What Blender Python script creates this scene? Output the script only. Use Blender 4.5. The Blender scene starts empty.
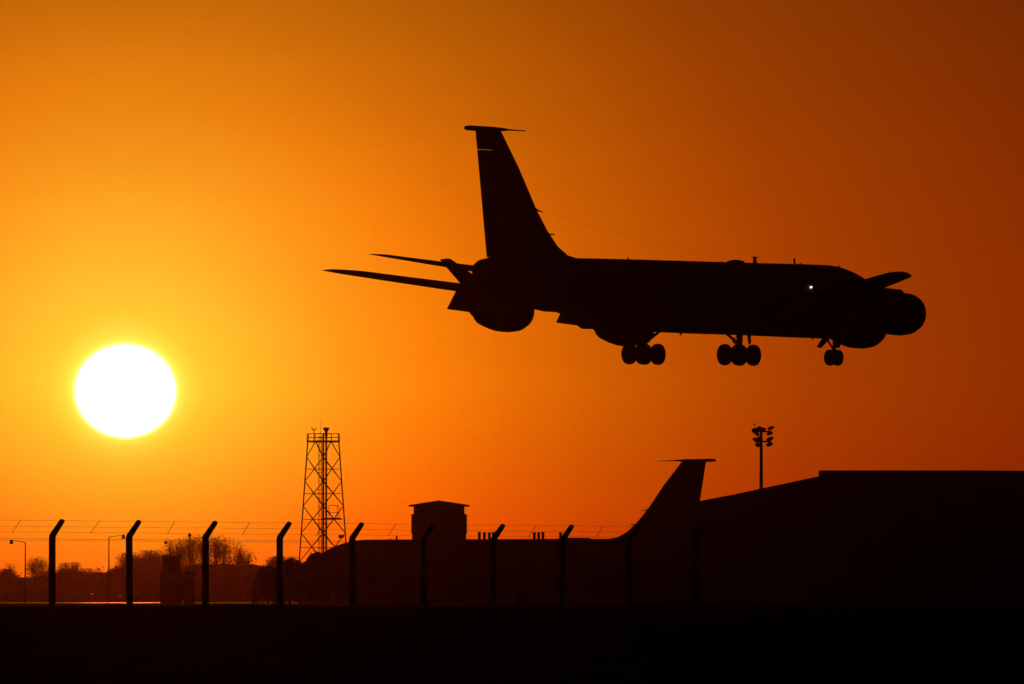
import bpy, math, random
from mathutils import Vector, Matrix
R = math.radians
# ------------------------------------------------------------------ camera
F = 10800.0            # focal length in pixels of a 1024 px wide frame
CAMZ = 1.6
scn = bpy.context.scene
cd = bpy.data.cameras.new('camera')
cam = bpy.data.objects.new('camera', cd)
scn.collection.objects.link(cam)
cd.sensor_width = 36.0
cd.lens = F / 1024 * 36.0
cd.clip_start = 0.5
cd.clip_end = 40000
cam.location = (0, 0, CAMZ)
TILT = math.atan((597 - 342) / F)
cam.rotation_euler = (R(90) + TILT, 0, 0)
scn.camera = cam

# ------------------------------------------------------------------ world
SUN_AZ = (125.5 - 512) / F       # right of +Y, radians
SUN_EL = (597 - 391) / F
world = bpy.data.worlds.new('World')
scn.world = world
world.use_nodes = True
nt = world.node_tree
nt.nodes.clear()
N = nt.nodes.new
Lk = nt.links.new

def s2l(c):
    o = []
    for v in c:
        v = v / 255.0
        o.append(v / 12.92 if v <= 0.04045 else ((v + 0.055) / 1.055) ** 2.4)
    return o

def math_node(op, a, b=None, c=None):
    n = N('ShaderNodeMath'); n.operation = op
    for i, v in enumerate((a, b, c)):
        if v is None: continue
        if isinstance(v, (int, float)): n.inputs[i].default_value = v
        else: Lk(v, n.inputs[i])
    return n.outputs[0]

def ramp(fac, stops, interp='LINEAR'):
    n = N('ShaderNodeValToRGB')
    cr = n.color_ramp; cr.interpolation = interp
    while len(cr.elements) > 1: cr.elements.remove(cr.elements[-1])
    cr.elements[0].position = stops[0][0]; cr.elements[0].color = (*stops[0][1], 1)
    for p, c in stops[1:]:
        e = cr.elements.new(p); e.color = (*c, 1)
    Lk(fac, n.inputs[0])
    return n.outputs[0]

tc = N('ShaderNodeTexCoord')
sep = N('ShaderNodeSeparateXYZ'); Lk(tc.outputs['Generated'], sep.inputs[0])
az = math_node('ARCTAN2', sep.outputs[0], sep.outputs[1])
el = math_node('ARCSINE', sep.outputs[2])
dx = math_node('MULTIPLY', math_node('SUBTRACT', az, SUN_AZ), F)
dy = math_node('MULTIPLY', math_node('SUBTRACT', el, SUN_EL), F)
r2 = math_node('ADD', math_node('POWER', math_node('ABSOLUTE', dx), 2.0), math_node('POWER', math_node('ABSOLUTE', dy), 2.0))
rr = math_node('SQRT', r2)
t = math_node('MULTIPLY', rr, 1 / 3000.0)
# aureole of the low sun: colour by angular distance from the sun (10800 = 1 rad)
PROF = [(0, (258, 222, 70)), (52, (258, 218, 66)), (75, (258, 204, 46)), (110, (258, 194, 42)), (160, (258, 176, 32)), (225, (258, 153, 20)),
        (300, (254, 132, 8)), (387, (232, 111, 4)), (475, (208, 95, 2)), (575, (188, 78, 1)),
        (675, (170, 64, 1)), (775, (157, 57, 1)), (885, (146, 49, 1)), (1200, (100, 28, 0)), (1700, (55, 12, 0)), (3000, (10, 2, 0))]
glow = ramp(t, [(p / 3000.0, s2l(c)) for p, c in PROF])
# thicker air towards the horizon: redder; thinner above: paler and dimmer
ty = math_node('MULTIPLY', el, F / 1200.0)
ELV = [(0, (.98, .36, .2)), (67, (1.0, .54, .4)), (137, (1.0, .79, .7)), (207, (1.02, 1.0, 1.0)), (387, (.95, .98, 1.4)), (583, (.74, .95, 2.2)), (1200, (.5, .8, 1.6))]
elm = ramp(ty, [(p / 1200.0, tuple(v / 2 for v in c)) for p, c in ELV])
mul = N('ShaderNodeVectorMath'); mul.operation = 'MULTIPLY'
Lk(glow, mul.inputs[0]); Lk(elm, mul.inputs[1])
dbl = N('ShaderNodeVectorMath'); dbl.operation = 'SCALE'; dbl.inputs[3].default_value = 2.0
Lk(mul.outputs[0], dbl.inputs[0])
# the disc itself, flattened by refraction, and its bright rim
ed = math_node('SQRT', math_node('ADD', math_node('POWER', math_node('ABSOLUTE', math_node('DIVIDE', dx, 50.5)), 2.0),
                                 math_node('POWER', math_node('ABSOLUTE', math_node('DIVIDE', dy, 46.5)), 2.0)))
disc = ramp(math_node('MULTIPLY', ed, 0.4), [(0, (1, 1, 1)), (.355, (1, 1, 1)), (.40, (.12, .115, .05)), (.425, (.03, .036, .006)), (.48, (.015, .015, .0012)), (.60, (.005, .004, .0002)), (.8, (0, 0, 0))])
# faint flat layers in the hazy air
cmb = N('ShaderNodeCombineXYZ'); Lk(math_node('MULTIPLY', az, 14.0), cmb.inputs[0]); Lk(math_node('MULTIPLY', el, 190.0), cmb.inputs[1])
lay = N('ShaderNodeTexNoise'); lay.inputs['Scale'].default_value = 1.0; lay.inputs['Detail'].default_value = 3; Lk(cmb.outputs[0], lay.inputs['Vector'])
Lk(math_node('ADD', math_node('MULTIPLY', lay.outputs['Fac'], .16), 1.92), dbl.inputs[3])
dsc = N('ShaderNodeVectorMath'); dsc.operation = 'SCALE'; dsc.inputs[3].default_value = 8.0
Lk(disc, dsc.inputs[0])
add = N('ShaderNodeVectorMath'); add.operation = 'ADD'
Lk(dbl.outputs[0], add.inputs[0]); Lk(dsc.outputs[0], add.inputs[1])
sky = N('ShaderNodeTexSky'); sky.sky_type = 'NISHITA'; sky.sun_disc = False
sky.sun_elevation = SUN_EL; sky.sun_rotation = SUN_AZ
sky.dust_density = 6.0; sky.air_density = 2.0
tint = N('ShaderNodeVectorMath'); tint.operation = 'MULTIPLY'; tint.inputs[1].default_value = (.05, .012, .002)
Lk(sky.outputs[0], tint.inputs[0])
bg1 = N('ShaderNodeBackground'); bg1.inputs[1].default_value = 0.05     # the far sky
bg2 = N('ShaderNodeBackground'); bg2.inputs[1].default_value = 1.0      # the sun and its aureole
Lk(tint.outputs[0], bg1.inputs[0]); Lk(add.outputs[0], bg2.inputs[0])
ash = N('ShaderNodeAddShader'); Lk(bg1.outputs[0], ash.inputs[0]); Lk(bg2.outputs[0], ash.inputs[1])
wo = N('ShaderNodeOutputWorld'); Lk(ash.outputs[0], wo.inputs[0])

# ------------------------------------------------------------------ sun, exposure
SUN_E = 0.0065
HAZE_DENSITY = 2.3e-5
HAZE_G = 0.978
sl = bpy.data.lights.new('sun', 'SUN'); sl.energy = SUN_E; sl.angle = R(.5); sl.color = (1.0, .12, .01)
so = bpy.data.objects.new('sun', sl); scn.collection.objects.link(so)
sd = Vector((math.sin(SUN_AZ) * math.cos(SUN_EL), math.cos(SUN_AZ) * math.cos(SUN_EL), math.sin(SUN_EL)))
so.rotation_euler = sd.to_track_quat('Z', 'Y').to_euler(); so.location = sd * 400
vs = scn.view_settings
vs.view_transform = 'Standard'; vs.look = 'None'; vs.exposure = 0; vs.gamma = 1; vs.use_curve_mapping = False
scn.cycles.volume_bounces = 0
scn.cycles.max_bounces = 6
scn.cycles.use_denoising = True

# ------------------------------------------------------------------ helpers
def at(px, py, D):      # the point seen at a pixel at a distance
    return Vector(((px - 512) / F * D, D, CAMZ + (597 - py) / F * D))

def material(name, col, rough=.7, metal=0, var=.25, scale=3.0, bump=0.0, spec=.3, emit=None):
    m = bpy.data.materials.new(name); m.use_nodes = True
    n = m.node_tree; b = n.nodes['Principled BSDF']
    b.inputs['Roughness'].default_value = rough; b.inputs['Metallic'].default_value = metal
    b.inputs['Specular IOR Level'].default_value = spec
    no = n.nodes.new('ShaderNodeTexNoise'); no.inputs['Scale'].default_value = scale; no.inputs['Detail'].default_value = 5
    co = n.nodes.new('ShaderNodeTexCoord'); n.links.new(co.outputs['Object'], no.inputs['Vector'])
    cr = n.nodes.new('ShaderNodeValToRGB')
    cr.color_ramp.elements[0].position = .3; cr.color_ramp.elements[1].position = .7
    cr.color_ramp.elements[0].color = (*[c * (1 - var) for c in col], 1)
    cr.color_ramp.elements[1].color = (*[min(1, c * (1 + var)) for c in col], 1)
    n.links.new(no.outputs['Fac'], cr.inputs[0]); n.links.new(cr.outputs[0], b.inputs['Base Color'])
    if bump:
        bp = n.nodes.new('ShaderNodeBump'); bp.inputs['Strength'].default_value = bump; bp.inputs['Distance'].default_value = .05
        n.links.new(no.outputs['Fac'], bp.inputs['Height']); n.links.new(bp.outputs[0], b.inputs['Normal'])
    if emit:
        b.inputs['Emission Color'].default_value = (*emit[:3], 1); b.inputs['Emission Strength'].default_value = emit[3]
    return m

MT = dict(
    paint=material('aircraft_grey_paint', (.16, .17, .19), .55, 0, .12, 1.5, 0, .25),
    dark=material('aircraft_dark_trim', (.04, .04, .045), .6, 0, .2, 2),
    glass=material('cockpit_glass', (.01, .012, .015), .08, 0, .1, 2, 0, .5),
    rubber=material('tyre_rubber', (.02, .02, .02), .85, 0, .2, 12, .2, .2),
    metal=material('landing_gear_metal', (.35, .35, .36), .5, .6, .2, 6),
    steel=material('galvanised_steel', (.22, .22, .22), .6, .5, .25, 4),
    concrete=material('fence_post_concrete', (.22, .21, .19), .95, 0, .25, 14, .5, .1),
    wire=material('fence_wire', (.12, .11, .1), .7, .4, .2, 8),
    wall=material('hangar_cladding', (.14, .15, .14), .8, 0, .2, .8, .2, .15),
    roof=material('hangar_roof_sheeting', (.1, .11, .11), .85, 0, .25, .7, .2, .1),
    brick=material('hut_brickwork', (.2, .12, .09), .9, 0, .25, 5, .4, .15),
    slate=material('hut_roof_felt', (.07, .07, .07), .9, 0, .25, 4, .2, .1),
    window=material('window_glass', (.015, .016, .018), .15, 0, .1, 3, 0, .5),
    frame=material('white_window_frame', (.6, .6, .58), .6, 0, .1, 5),
    cabin=material('cabin_panel_paint', (.25, .23, .2), .7, 0, .2, 3),
    bark=material('tree_bark', (.09, .07, .05), .95, 0, .3, 8, .4, .1),
    leaf=material('tree_foliage', (.05, .06, .025), .9, 0, .35, .8, 0, .05),
    leaf2=material('budding_foliage', (.09, .075, .035), .9, 0, .35, .8, 0, .05),
    hedge=material('hedgerow_foliage', (.045, .055, .025), .9, 0, .35, .5, 0, .05),
    lamp=material('warm_lamp_glow', (.8, .8, .75), .4, 0, .05, 3, 0, .3, (1.0, .62, .5, 2.2)),
    dim=material('dim_lamp_glow', (.5, .5, .5), .4, 0, .05, 3, 0, .3, (.9, .5, .5, .05)),
    farlamp=material('far_lamp_glow', (.5, .4, .3), .4, 0, .05, 3, 0, .3, (1.0, .22, .03, .16)),
)

class MB:
    def __init__(s): s.v = []; s.f = []
    def add(s, vs, fs):
        o = len(s.v); s.v += [tuple(v) for v in vs]; s.f += [tuple(o + i for i in f) for f in fs]; return s
    def box(s, x0, x1, y0, y1, z0, z1):
        return s.add([(x0, y0, z0), (x1, y0, z0), (x1, y1, z0), (x0, y1, z0), (x0, y0, z1), (x1, y0, z1), (x1, y1, z1), (x0, y1, z1)],
                     [(0, 3, 2, 1), (4, 5, 6, 7), (0, 1, 5, 4), (1, 2, 6, 5), (2, 3, 7, 6), (3, 0, 4, 7)])
    def loft(s, rings, cap=True):
        n = len(rings[0]); vs = [p for r in rings for p in r]; fs = []
        for i in range(len(rings) - 1):
            for j in range(n):
                k = (j + 1) % n
                fs.append((i * n + j, i * n + k, (i + 1) * n + k, (i + 1) * n + j))
        if cap:
            fs.append(tuple(range(n - 1, -1, -1))); fs.append(tuple((len(rings) - 1) * n + j for j in range(n)))
        return s.add(vs, fs)
    def tube(s, pts, rad, n=8, cap=True):
        pts = [Vector(p) for p in pts]
        if isinstance(rad, (int, float)): rad = [rad] * len(pts)
        rings = []
        for i, p in enumerate(pts):
            d = (pts[min(i + 1, len(pts) - 1)] - pts[max(i - 1, 0)]).normalized()
            u = d.cross(Vector((0, 0, 1)) if abs(d.z) < .9 else Vector((1, 0, 0))).normalized(); w = d.cross(u)
            rings.append([p + (u * math.cos(2 * math.pi * k / n) + w * math.sin(2 * math.pi * k / n)) * rad[i] for k in range(n)])
        return s.loft(rings, cap)
    def beam(s, a, b, w, h):        # rectangular bar
        a, b = Vector(a), Vector(b); d = (b - a).normalized()
        u = d.cross(Vector((0, 0, 1)) if abs(d.z) < .9 else Vector((0, 1, 0))).normalized(); k = d.cross(u)
        return s.loft([[p + u * sx * w / 2 + k * sy * h / 2 for sx, sy in ((-1, -1), (1, -1), (1, 1), (-1, 1))] for p in (a, b)])
    def build(s, name, mat, parent=None, smooth=False, loc=None):
        me = bpy.data.meshes.new(name); me.from_pydata(s.v, [], s.f)
        if smooth: me.polygons.foreach_set('use_smooth', [True] * len(me.polygons))
        me.materials.append(mat); me.update()
        o = bpy.data.objects.new(name, me); scn.collection.objects.link(o)
        if parent: o.parent = parent
        if loc is not None: o.location = loc
        return o

def tag(o, label=None, cat=None, group=None, kind=None):
    if label: o['label'] = label
    if cat: o['category'] = cat
    if group: o['group'] = group
    if kind: o['kind'] = kind
    return o
def empty(name, loc=(0, 0, 0), label=None, cat=None, group=None):
    o = bpy.data.objects.new(name, None); scn.collection.objects.link(o); o.location = loc
    return tag(o, label, cat, group)
def copy_tree(o, parent=None):
    c = o.copy(); scn.collection.objects.link(c); c.parent = parent
    for ch in list(o.children): copy_tree(ch, c)
    return c

# ------------------------------------------------------------------ ground
random.seed(7)
def gz(y):
    if y < 250: return 0.0
    if y < 870: return .9 * (y - 250) / 620
    return .9
ys = [-300, -50, 0, 60, 120, 160, 200, 250, 320, 420, 550, 700, 870, 1100, 1400, 1870, 2500, 3400, 5200, 9000, 16000]
xs = [-9000, -3000, -900, -300, -120, -60, -25, 0, 25, 60, 120, 300, 900, 3000, 9000]
g = MB()
g.add([(x, y, gz(y)) for y in ys for x in xs],
      [(j * len(xs) + i, j * len(xs) + i + 1, (j + 1) * len(xs) + i + 1, (j + 1) * len(xs) + i) for j in range(len(ys) - 1) for i in range(len(xs) - 1)])
gm = material('airfield_grass', (.035, .04, .015), 1.0, 0, .5, .6, 0, .02)
tag(g.build('ground', gm), kind='structure')
def pavement(name, y0, y1, x0, x1, col, rough, spec):
    m = material(name + '_surface', col, rough, 0, .3, .05, 0, spec)
    p = MB(); h = .03
    n = 60
    top = []
    for i in range(n + 1):
        x = x0 + (x1 - x0) * i / n
        top.append((x, y0, gz(y0) + h)); top.append((x, y1, gz(y1) + h))
    p.add(top, [(2 * i, 2 * i + 2, 2 * i + 3, 2 * i + 1) for i in range(n)])
    return tag(p.build(name, m), kind='structure')
pavement('runway', 1180, 1345, -900, 700, (.18, .18, .17), .22, .9)
pavement('apron', 820, 1100, -26, 260, (.12, .12, .12), .8, .2)

# ------------------------------------------------------------------ aircraft
GZ = 3.9      # wheels-bottom below the fuselage axis
def P(s, l, z): return (-(s - 18.0), -l, z + GZ)       # s aft of datum, l to starboard, z up

def section(s, top, bot, hw, n=40, mid=None):
    m = (top + bot) / 2 if mid is None else mid
    out = []
    for k in range(n):
        a = 2 * math.pi * k / n
        c, q = math.cos(a), math.sin(a)
        out.append(P(s, hw * c, m + (top - m) * q if q > 0 else m + (m - bot) * q))
    return out
def airfoil(s0, chord, l, z, th, droop=0.0, n=9, vertical=False):
    pts = []
    xs_ = [0.5 * (1 - math.cos(math.pi * i / n)) for i in range(n + 1)]
    def yt(x): return 5 * th * (.2969 * math.sqrt(x) - .126 * x - .3516 * x * x + .2843 * x ** 3 - .1015 * x ** 4)
    up = [(x, yt(x)) for x in xs_]; lo = [(x, -yt(x)) for x in xs_[-2:0:-1]]
    for x, y in up + lo:
        if vertical: pts.append(P(s0 + chord * x, y * chord, z))
        else: pts.append(P(s0 + chord * x, l, z + y * chord - droop * x * chord))
    return pts

def wing_le(l): return 10.3 + .775 * abs(l)
def wing_ch(l):
    l = abs(l)
    return 9.3 - (l - 1.88) * .50 if l < 8 else 6.24 - (l - 8) * .252
def wing_z(l, flex=1.0):
    l = abs(l); return -1.05 + (l - 1.88) * (.108 + .00125 * l * flex)

def make_engine(root, side, l, sf, zc):
    e = MB(); n = 28
    st = [(0, .90, 0), (.12, 1.05, 0), (.5, 1.18, -.02), (1.2, 1.24, -.04), (2.2, 1.21, -.04), (3.0, 1.08, -.03), (3.7, .93, 0)]
    e.loft([[P(sf + s, l + r * math.cos(2 * math.pi * k / n), zc + dz + r * math.sin(2 * math.pi * k / n)) for k in range(n)]
            for s, r, dz in [(.55, .78, 0), (.1, .82, 0)] + st + [(3.7, .82, 0), (3.0, .80, 0)]])
    en = e.build('engine_nacelle', MT['paint'], root, True)
    c = MB()
    c.loft([[P(sf + s, l + r * math.cos(2 * math.pi * k / n), zc + .02 + r * math.sin(2 * math.pi * k / n)) for k in range(n)]
            for s, r in [(3.0, .74), (3.7, .70), (4.3, .56), (4.7, .42), (4.7, .36), (4.2, .34)]])
    c.loft([[P(sf + s, l + r * math.cos(2 * math.pi * k / n), zc + .08 + r * math.sin(2 * math.pi * k / n)) for k in range(n)]
            for s, r in [(4.1, .30), (4.7, .2), (5.0, .03)]])
    c.build('exhaust_nozzle', MT['dark'], en, True)
    sp = MB()
    sp.loft([[P(sf + s, l + r * math.cos(2 * math.pi * k / n), zc + r * math.sin(2 * math.pi * k / n)) for k in range(n)] for s, r in [(.3, .03), (.45, .18), (.7, .3)]])
    sp.build('spinner', MT['dark'], en, True)
    # pylon from the nacelle to the wing
    le = wing_le(l); wz = wing_z(l)
    p = MB(); prof = [(sf + .9, zc + 1.05), (sf + 1.4, zc + 1.36), (le + .2, wz + .22), (le + wing_ch(l) * .45, wz - .1), (sf + 3.9, zc + .5), (sf + 2.0, zc + .6)]
    p.loft([[P(s, l + o, z) for s, z in prof] for o in (-.17, .17)])
    p.build('engine_pylon', MT['paint'], en)

def wheel(cs, cl, cz, r, w, name, parent):
    b = MB(); n = 28
    prof = [(-w / 2, r * .45), (-w / 2, r * .8), (-w * .38, r * .95), (-w * .15, r), (w * .15, r), (w * .38, r * .95), (w / 2, r * .8), (w / 2, r * .45)]
    b.loft([[P(cs + q * math.cos(2 * math.pi * k / n), cl + o, cz + q * math.sin(2 * math.pi * k / n)) for k in range(n)] for o, q in prof])
    b.build(name, MT['rubber'], parent, True)

def make_aircraft(label, flaps=True, flex=1.0, light=False):
    root = empty('military_tanker_jet', (0, 0, 0), label, 'airplane', 'four-engined tanker aircraft')
    # fuselage: s, top, bottom, half width
    FS = [(-1.0, -.50, -.62, .05), (-.92, -.28, -.86, .28), (-.7, -.02, -1.08, .52), (-.3, .32, -1.32, .82), (.2, .56, -1.52, 1.08), (.6, .78, -1.64, 1.24),
          (1.1, 1.12, -1.76, 1.38), (1.86, 1.50, -1.90, 1.54), (2.94, 1.86, -2.02, 1.70), (3.9, 2.08, -2.09, 1.80), (4.6, 2.19, -2.11, 1.84), (5.4, 2.24, -2.12, 1.86), (8, 2.23, -2.11, 1.88),
          (14, 2.17, -2.08, 1.88), (20, 2.13, -2.08, 1.88), (25, 2.09, -2.05, 1.86), (28, 2.06, -1.95, 1.80), (30.5, 2.03, -1.56, 1.66), (33, 2.0, -1.02, 1.44),
          (35.2, 1.96, -.80, 1.18), (37.5, 1.92, -.22, .86), (39.5, 1.86, .36, .56), (40.4, 1.70, .66, .42), (40.9, 1.45, .84, .28), (41.15, 1.25, 1.0, .1)]
    b = MB(); b.loft([section(*q) for q in FS])
    fu = b.build('fuselage', MT['paint'], root, True)
    # cockpit windows, doors and windows on the skin
    def hw(s):
        for a, c in zip(FS, FS[1:]):
            if a[0] <= s <= c[0]:
                k = (s - a[0]) / (c[0] - a[0]); return [a[i] + (c[i] - a[i]) * k for i in range(1, 4)]
    def skin(s, ang, off=.012):
        t_, b_, w_ = hw(s); m_ = (t_ + b_) / 2
        return P(s, (w_ + off) * math.cos(ang), m_ + (t_ - m_ + off) * math.sin(ang))
    w = MB()
    for sg in (1, -1):
        for s0, s1, a0, a1 in ((1.05, 1.75, 70, 87), (1.35, 2.1, 50, 67), (1.75, 2.6, 34, 47), (2.35, 3.0, 30, 44)):
            A = [R(a0), R(a1)] if sg > 0 else [R(180 - a0), R(180 - a1)]
            w.add([skin(s0, A[0]), skin(s1, A[0]), skin(s1, A[1]), skin(s0, A[1])], [(0, 1, 2, 3)])
    w.build('cockpit_window', MT['glass'], fu)
    d = MB()
    for i in range(6):
        a0, a1 = R(5 + 8 * i), R(13 + 8 * i)
        d.add([skin(5.3, a0), skin(7.1, a0), skin(7.1, a1), skin(5.3, a1)], [(0, 1, 2, 3)])
    d.build('cargo_door', MT['paint'], fu)
    # boom operator pod
    b = MB(); b.loft([section(s, -.6, z, h) for s, z, h in ((28.6, -1.9, .3), (29.3, -2.0, .5), (30.2, -2.02, .58), (31.6, -1.35, .6), (32.6, -1.12, .6), (34.0, -1.10, .54), (34.8, -1.02, .4), (35.2, -.84, .2))])
    b.build('boom_operator_pod', MT['paint'], root, True)
    # refuelling boom and its two ruddervators
    b = MB(); b.tube([P(33.6, 0, -.85), P(36, 0, -.5), (P(40, 0, -.02)), P(41.6, 0, .24), P(42.2, 0, .33)], [.2, .3, .32, .26, .12], 12)
    bo = b.build('refuelling_boom', MT['dark'], root, True)
    for sg in (-1, 1):
        b = MB(); b.loft([airfoil(39.5, 2.6, sg * .12, .26, .12), airfoil(41.2, 1.15, sg * 1.45, 1.66, .14)])
        b.build('ruddervator', MT['paint'], bo, True)
    # fin with a separate rudder
    LE = [(30.6, 1.95), (31.9, 2.16), (32.9, 2.64), (33.9, 3.46), (35.05, 4.68), (36.81, 6.96), (38.62, 9.0)]
    def le(z):
        for a, c in zip(LE, LE[1:]):
            if z <= c[1]: return a[0] + (c[0] - a[0]) * max(0, z - a[1]) / (c[1] - a[1])
        return LE[-1][0]
    def te(z): return 39.83 + (z - 1.84) * .181
    def hinge(z): return te(z) - (2.1 - (z - 1.84) * .12)
    b = MB()
    zs = [1.75, 1.87, 1.95, 2.16, 2.4, 2.64, 3.0, 3.46, 4.0, 4.68, 5.8, 6.96, 7.9]
    def vsec(z, s0, s1, th):
        n = 8; up = []; lo = []
        for i in range(n + 1):
            x = .5 * (1 - math.cos(math.pi * i / n)); y = th * (1 if .25 < x < .75 else math.sin(math.pi * min(x, 1 - x) / .5) if x > 0 else 0)
            up.append(P(s0 + (s1 - s0) * x, y, z)); lo.append(P(s0 + (s1 - s0) * x, -y, z))
        return up + lo[-2:0:-1]
    def tth(z): return .30 - (z - 1.8) * .022
    b.loft([vsec(z, le(z), hinge(z), tth(z)) for z in zs])
    b.loft([vsec(z, le(z), te(z), tth(z) * .95) for z in (7.935, 8.5, 9.0)])
    b.loft([vsec(z, le(z), hinge(z), tth(z)) for z in (7.9, 7.935)])
    fi = b.build('tail_fin', MT['paint'], root)
    b = MB(); b.loft([vsec(z, hinge(z) - .06, te(z), tth(z) * .8) for z in (1.865, 4, 6, 7.905 if flaps else 7.93)])
    b.build('rudder', MT['paint'], fi)
    b = MB(); b.tube([P(42.15, 0, 9.08), P(42.05, 0, 9.09), P(41.6, 0, 9.10), P(40.6, 0, 9.10), P(39.2, 0, 9.11), P(38.5, 0, 9.12), P(37.9, 0, 9.12), P(36.2, 0, 9.12)], [.03, .12, .15, .15, .13, .10, .05, .025], 12)
    b.build('fin_tip_antenna', MT['paint'], fi, True)
    b = MB(); b.tube([P(35.3, 0, 4.75), P(34.75, 0, 4.60), P(34.4, 0, 4.55)], [.06, .045, .02], 6)
    b.build('wire_mount', MT['dark'], fi)
    b = MB(); b.tube([P(33.95, 0, 3.3), P(33.3, 0, 3.32)], .05, 6)
    b.build('fin_antenna', MT['dark'], fi)
    b = MB(); b.tube([P(34.5, 0, 4.55), P(24.5, 0, 3.2), P(14.6, 0, 2.2)], .0035, 5)
    b.build('antenna_wire', MT['wire'], root)
    # tailplanes
    for sg in (-1, 1):
        b = MB(); b.loft([airfoil(36.0, 4.1, sg * .4, 1.02, .10), airfoil(38.6, 2.8, sg * 3.4, 1.48, .09), airfoil(40.85, 1.7, sg * 6.0, 1.90, .08), airfoil(41.5, 1.15, sg * 6.25, 1.94, .06)])
        b.build('tailplane', MT['paint'], root)
    # wings
    for sg in (-1, 1):
        b = MB(); ls = [0.6, 1.88, 5, 8, 11, 14, 17, 19, 19.6, 19.85]
        rings = []
        for l in ls:
            ch = wing_ch(l); s0 = wing_le(l)
            if l > 19.3: cut = (l - 19.3) / .55; s0 += cut * 1.3; ch -= cut * 1.5
            rings.append(airfoil(s0, ch, sg * l, wing_z(l, flex), .112 - .0012 * l, .012))
        b.loft(rings); wg = b.build('wing', MT['paint'], root)
        if flaps:
            for l0, l1, dr in ((2.1, 7.0, 1.12), (9.3, 12.8, 1.02)):
                b = MB(); rg = []
                for l in (l0, l1):
                    t0 = wing_le(l) + wing_ch(l) - .55; z0 = wing_z(l, flex) - (.02 if l < 8 else .14); c = 1.5 if l0 < 5 else 1.55; a = R(40)
                    prof = []
                    for x, y in ((0, .02), (.02, .12), (.15, .16), (.4, .12), (1, .01), (1, -.01), (.4, -.07), (.15, -.07), (.02, -.05)):
                        u, v = x * c, y * c
                        prof.append(P(t0 + u * math.cos(a) + v * math.sin(a), sg * l, z0 - u * math.sin(a) * dr + v * math.cos(a)))
                    rg.append(prof)
                b.loft(rg); b.build('flap', MT['paint'], wg)
        else:
            pass
    for sg in (-1, 1):
        make_engine(root, sg, 8.2 * sg, 12.6, -1.52)
        make_engine(root, sg, 13.8 * sg, 17.05, -.80)
    # main gear
    for sg in (-1, 1):
        L0 = 3.365 * sg
        b = MB()
        b.tube([P(19.1, L0 - .1 * sg, -1.1), P(19.35, L0, -3.2)], [.2, .17], 12)
        b.beam(P(18.6, L0, -3.28), P(20.1, L0, -3.28), .16, .2)
        b.tube([P(18.62, L0 - .5, -3.28), P(18.62, L0 + .5, -3.28)], .07, 8); b.tube([P(20.06, L0 - .5, -3.28), P(20.06, L0 + .5, -3.28)], .07, 8)
        b.tube([P(19.3, L0, -2.7), P(19.3, L0 - 1.3 * sg, -1.8)], .09, 8)
        b.tube([P(19.3, L0, -2.5), P(17.9, L0 - .6 * sg, -1.7)], .06, 8)
        b.tube([P(19.3, L0, -2.95), P(20.0, L0, -2.5), P(19.6, L0, -2.2)], .04, 6)
        gr = b.build('main_landing_gear', MT['metal'], root)
        for ds in (-.77, .77):
            for dl in (-.47, .47): wheel(19.34 + ds, L0 + dl, -3.29, .62, .43, 'wheel', gr)
        b = MB(); s0_, s1_, l_ = (19.0, 19.4, .5) if sg > 0 else (18.6, 19.7, -.1)
        q_ = [P(s0_, L0 + l_ * sg, -1.7), P(s1_, L0 + l_ * sg, -1.7), P(s1_ - .1, L0 + (l_ + .12) * sg, -2.7), P(s0_ + .1, L0 + (l_ + .12) * sg, -2.6)]
        b.add(q_ + [(x_, y_ - .05 * sg, z_) for x_, y_, z_ in q_], [(0, 1, 2, 3), (7, 6, 5, 4), (0, 4, 5, 1), (1, 5, 6, 2), (2, 6, 7, 3), (3, 7, 4, 0)])
        b.build('gear_door', MT['paint'], gr)
    # nose gear
    b = MB()
    b.tube([P(4.4, 0, -1.9), P(4.48, 0, -3.2)], [.12, .09], 12)
    b.tube([P(4.48, -.3, -3.22), P(4.48, .3, -3.22)], .06, 8)
    b.tube([P(4.58, 0, -2.7), P(5.4, 0, -2.0)], .06, 8)
    b.tube([P(4.5, 0, -2.95), P(4.3, 0, -2.9), P(4.4, 0, -2.4)], .035, 6)
    ng = b.build('nose_landing_gear', MT['metal'], root)
    for dl in (-.27, .27): wheel(4.48, dl, -3.22, .48, .34, 'wheel', ng)
    for sg in (-1, 1):
        b = MB(); b.add([P(4.1, .42 * sg, -2.0), P(5.0, .42 * sg, -2.0), P(5.35, .62 * sg, -2.62), P(4.9, .62 * sg, -2.66),
                         P(4.1, .46 * sg, -2.0), P(5.0, .46 * sg, -2.0), P(5.35, .66 * sg, -2.62), P(4.9, .66 * sg, -2.66)],
                        [(0, 1, 2, 3), (7, 6, 5, 4), (0, 4, 5, 1), (1, 5, 6, 2), (2, 6, 7, 3), (3, 7, 4, 0)])
        b.build('gear_door', MT['paint'], ng)
    # antennas on the back and belly
    def blade(s, z, h, c, up=1, sweep=.1, name='blade_antenna', th=.03, hgt=None):
        b = MB(); b.loft([[P(s, 0, z), P(s + c * .5, th, z), P(s + c, 0, z), P(s + c * .5, -th, z)],
                          [P(s + sweep, 0, z + up * h), P(s + sweep + c * .35, th * .8, z + up * h), P(s + sweep + c * .8, 0, z + up * h), P(s + sweep + c * .35, -th * .8, z + up * h)]])
        return b.build(name, MT['dark'], root)
    blade(12.7, 2.12, .42, .42); blade(12.55, 2.5, .05, .8, 1, 0); blade(8.65, 2.2, .36, .22); blade(8.0, 2.2, .1, .2); blade(25.8, 2.05, .16, .14); blade(16.2, 2.12, .1, .15); blade(3.9, 2.17, .07, .3)
    blade(20.3, -2.06, .16, .2, -1); blade(6.6, -2.1, .1, .2, -1)
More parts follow.
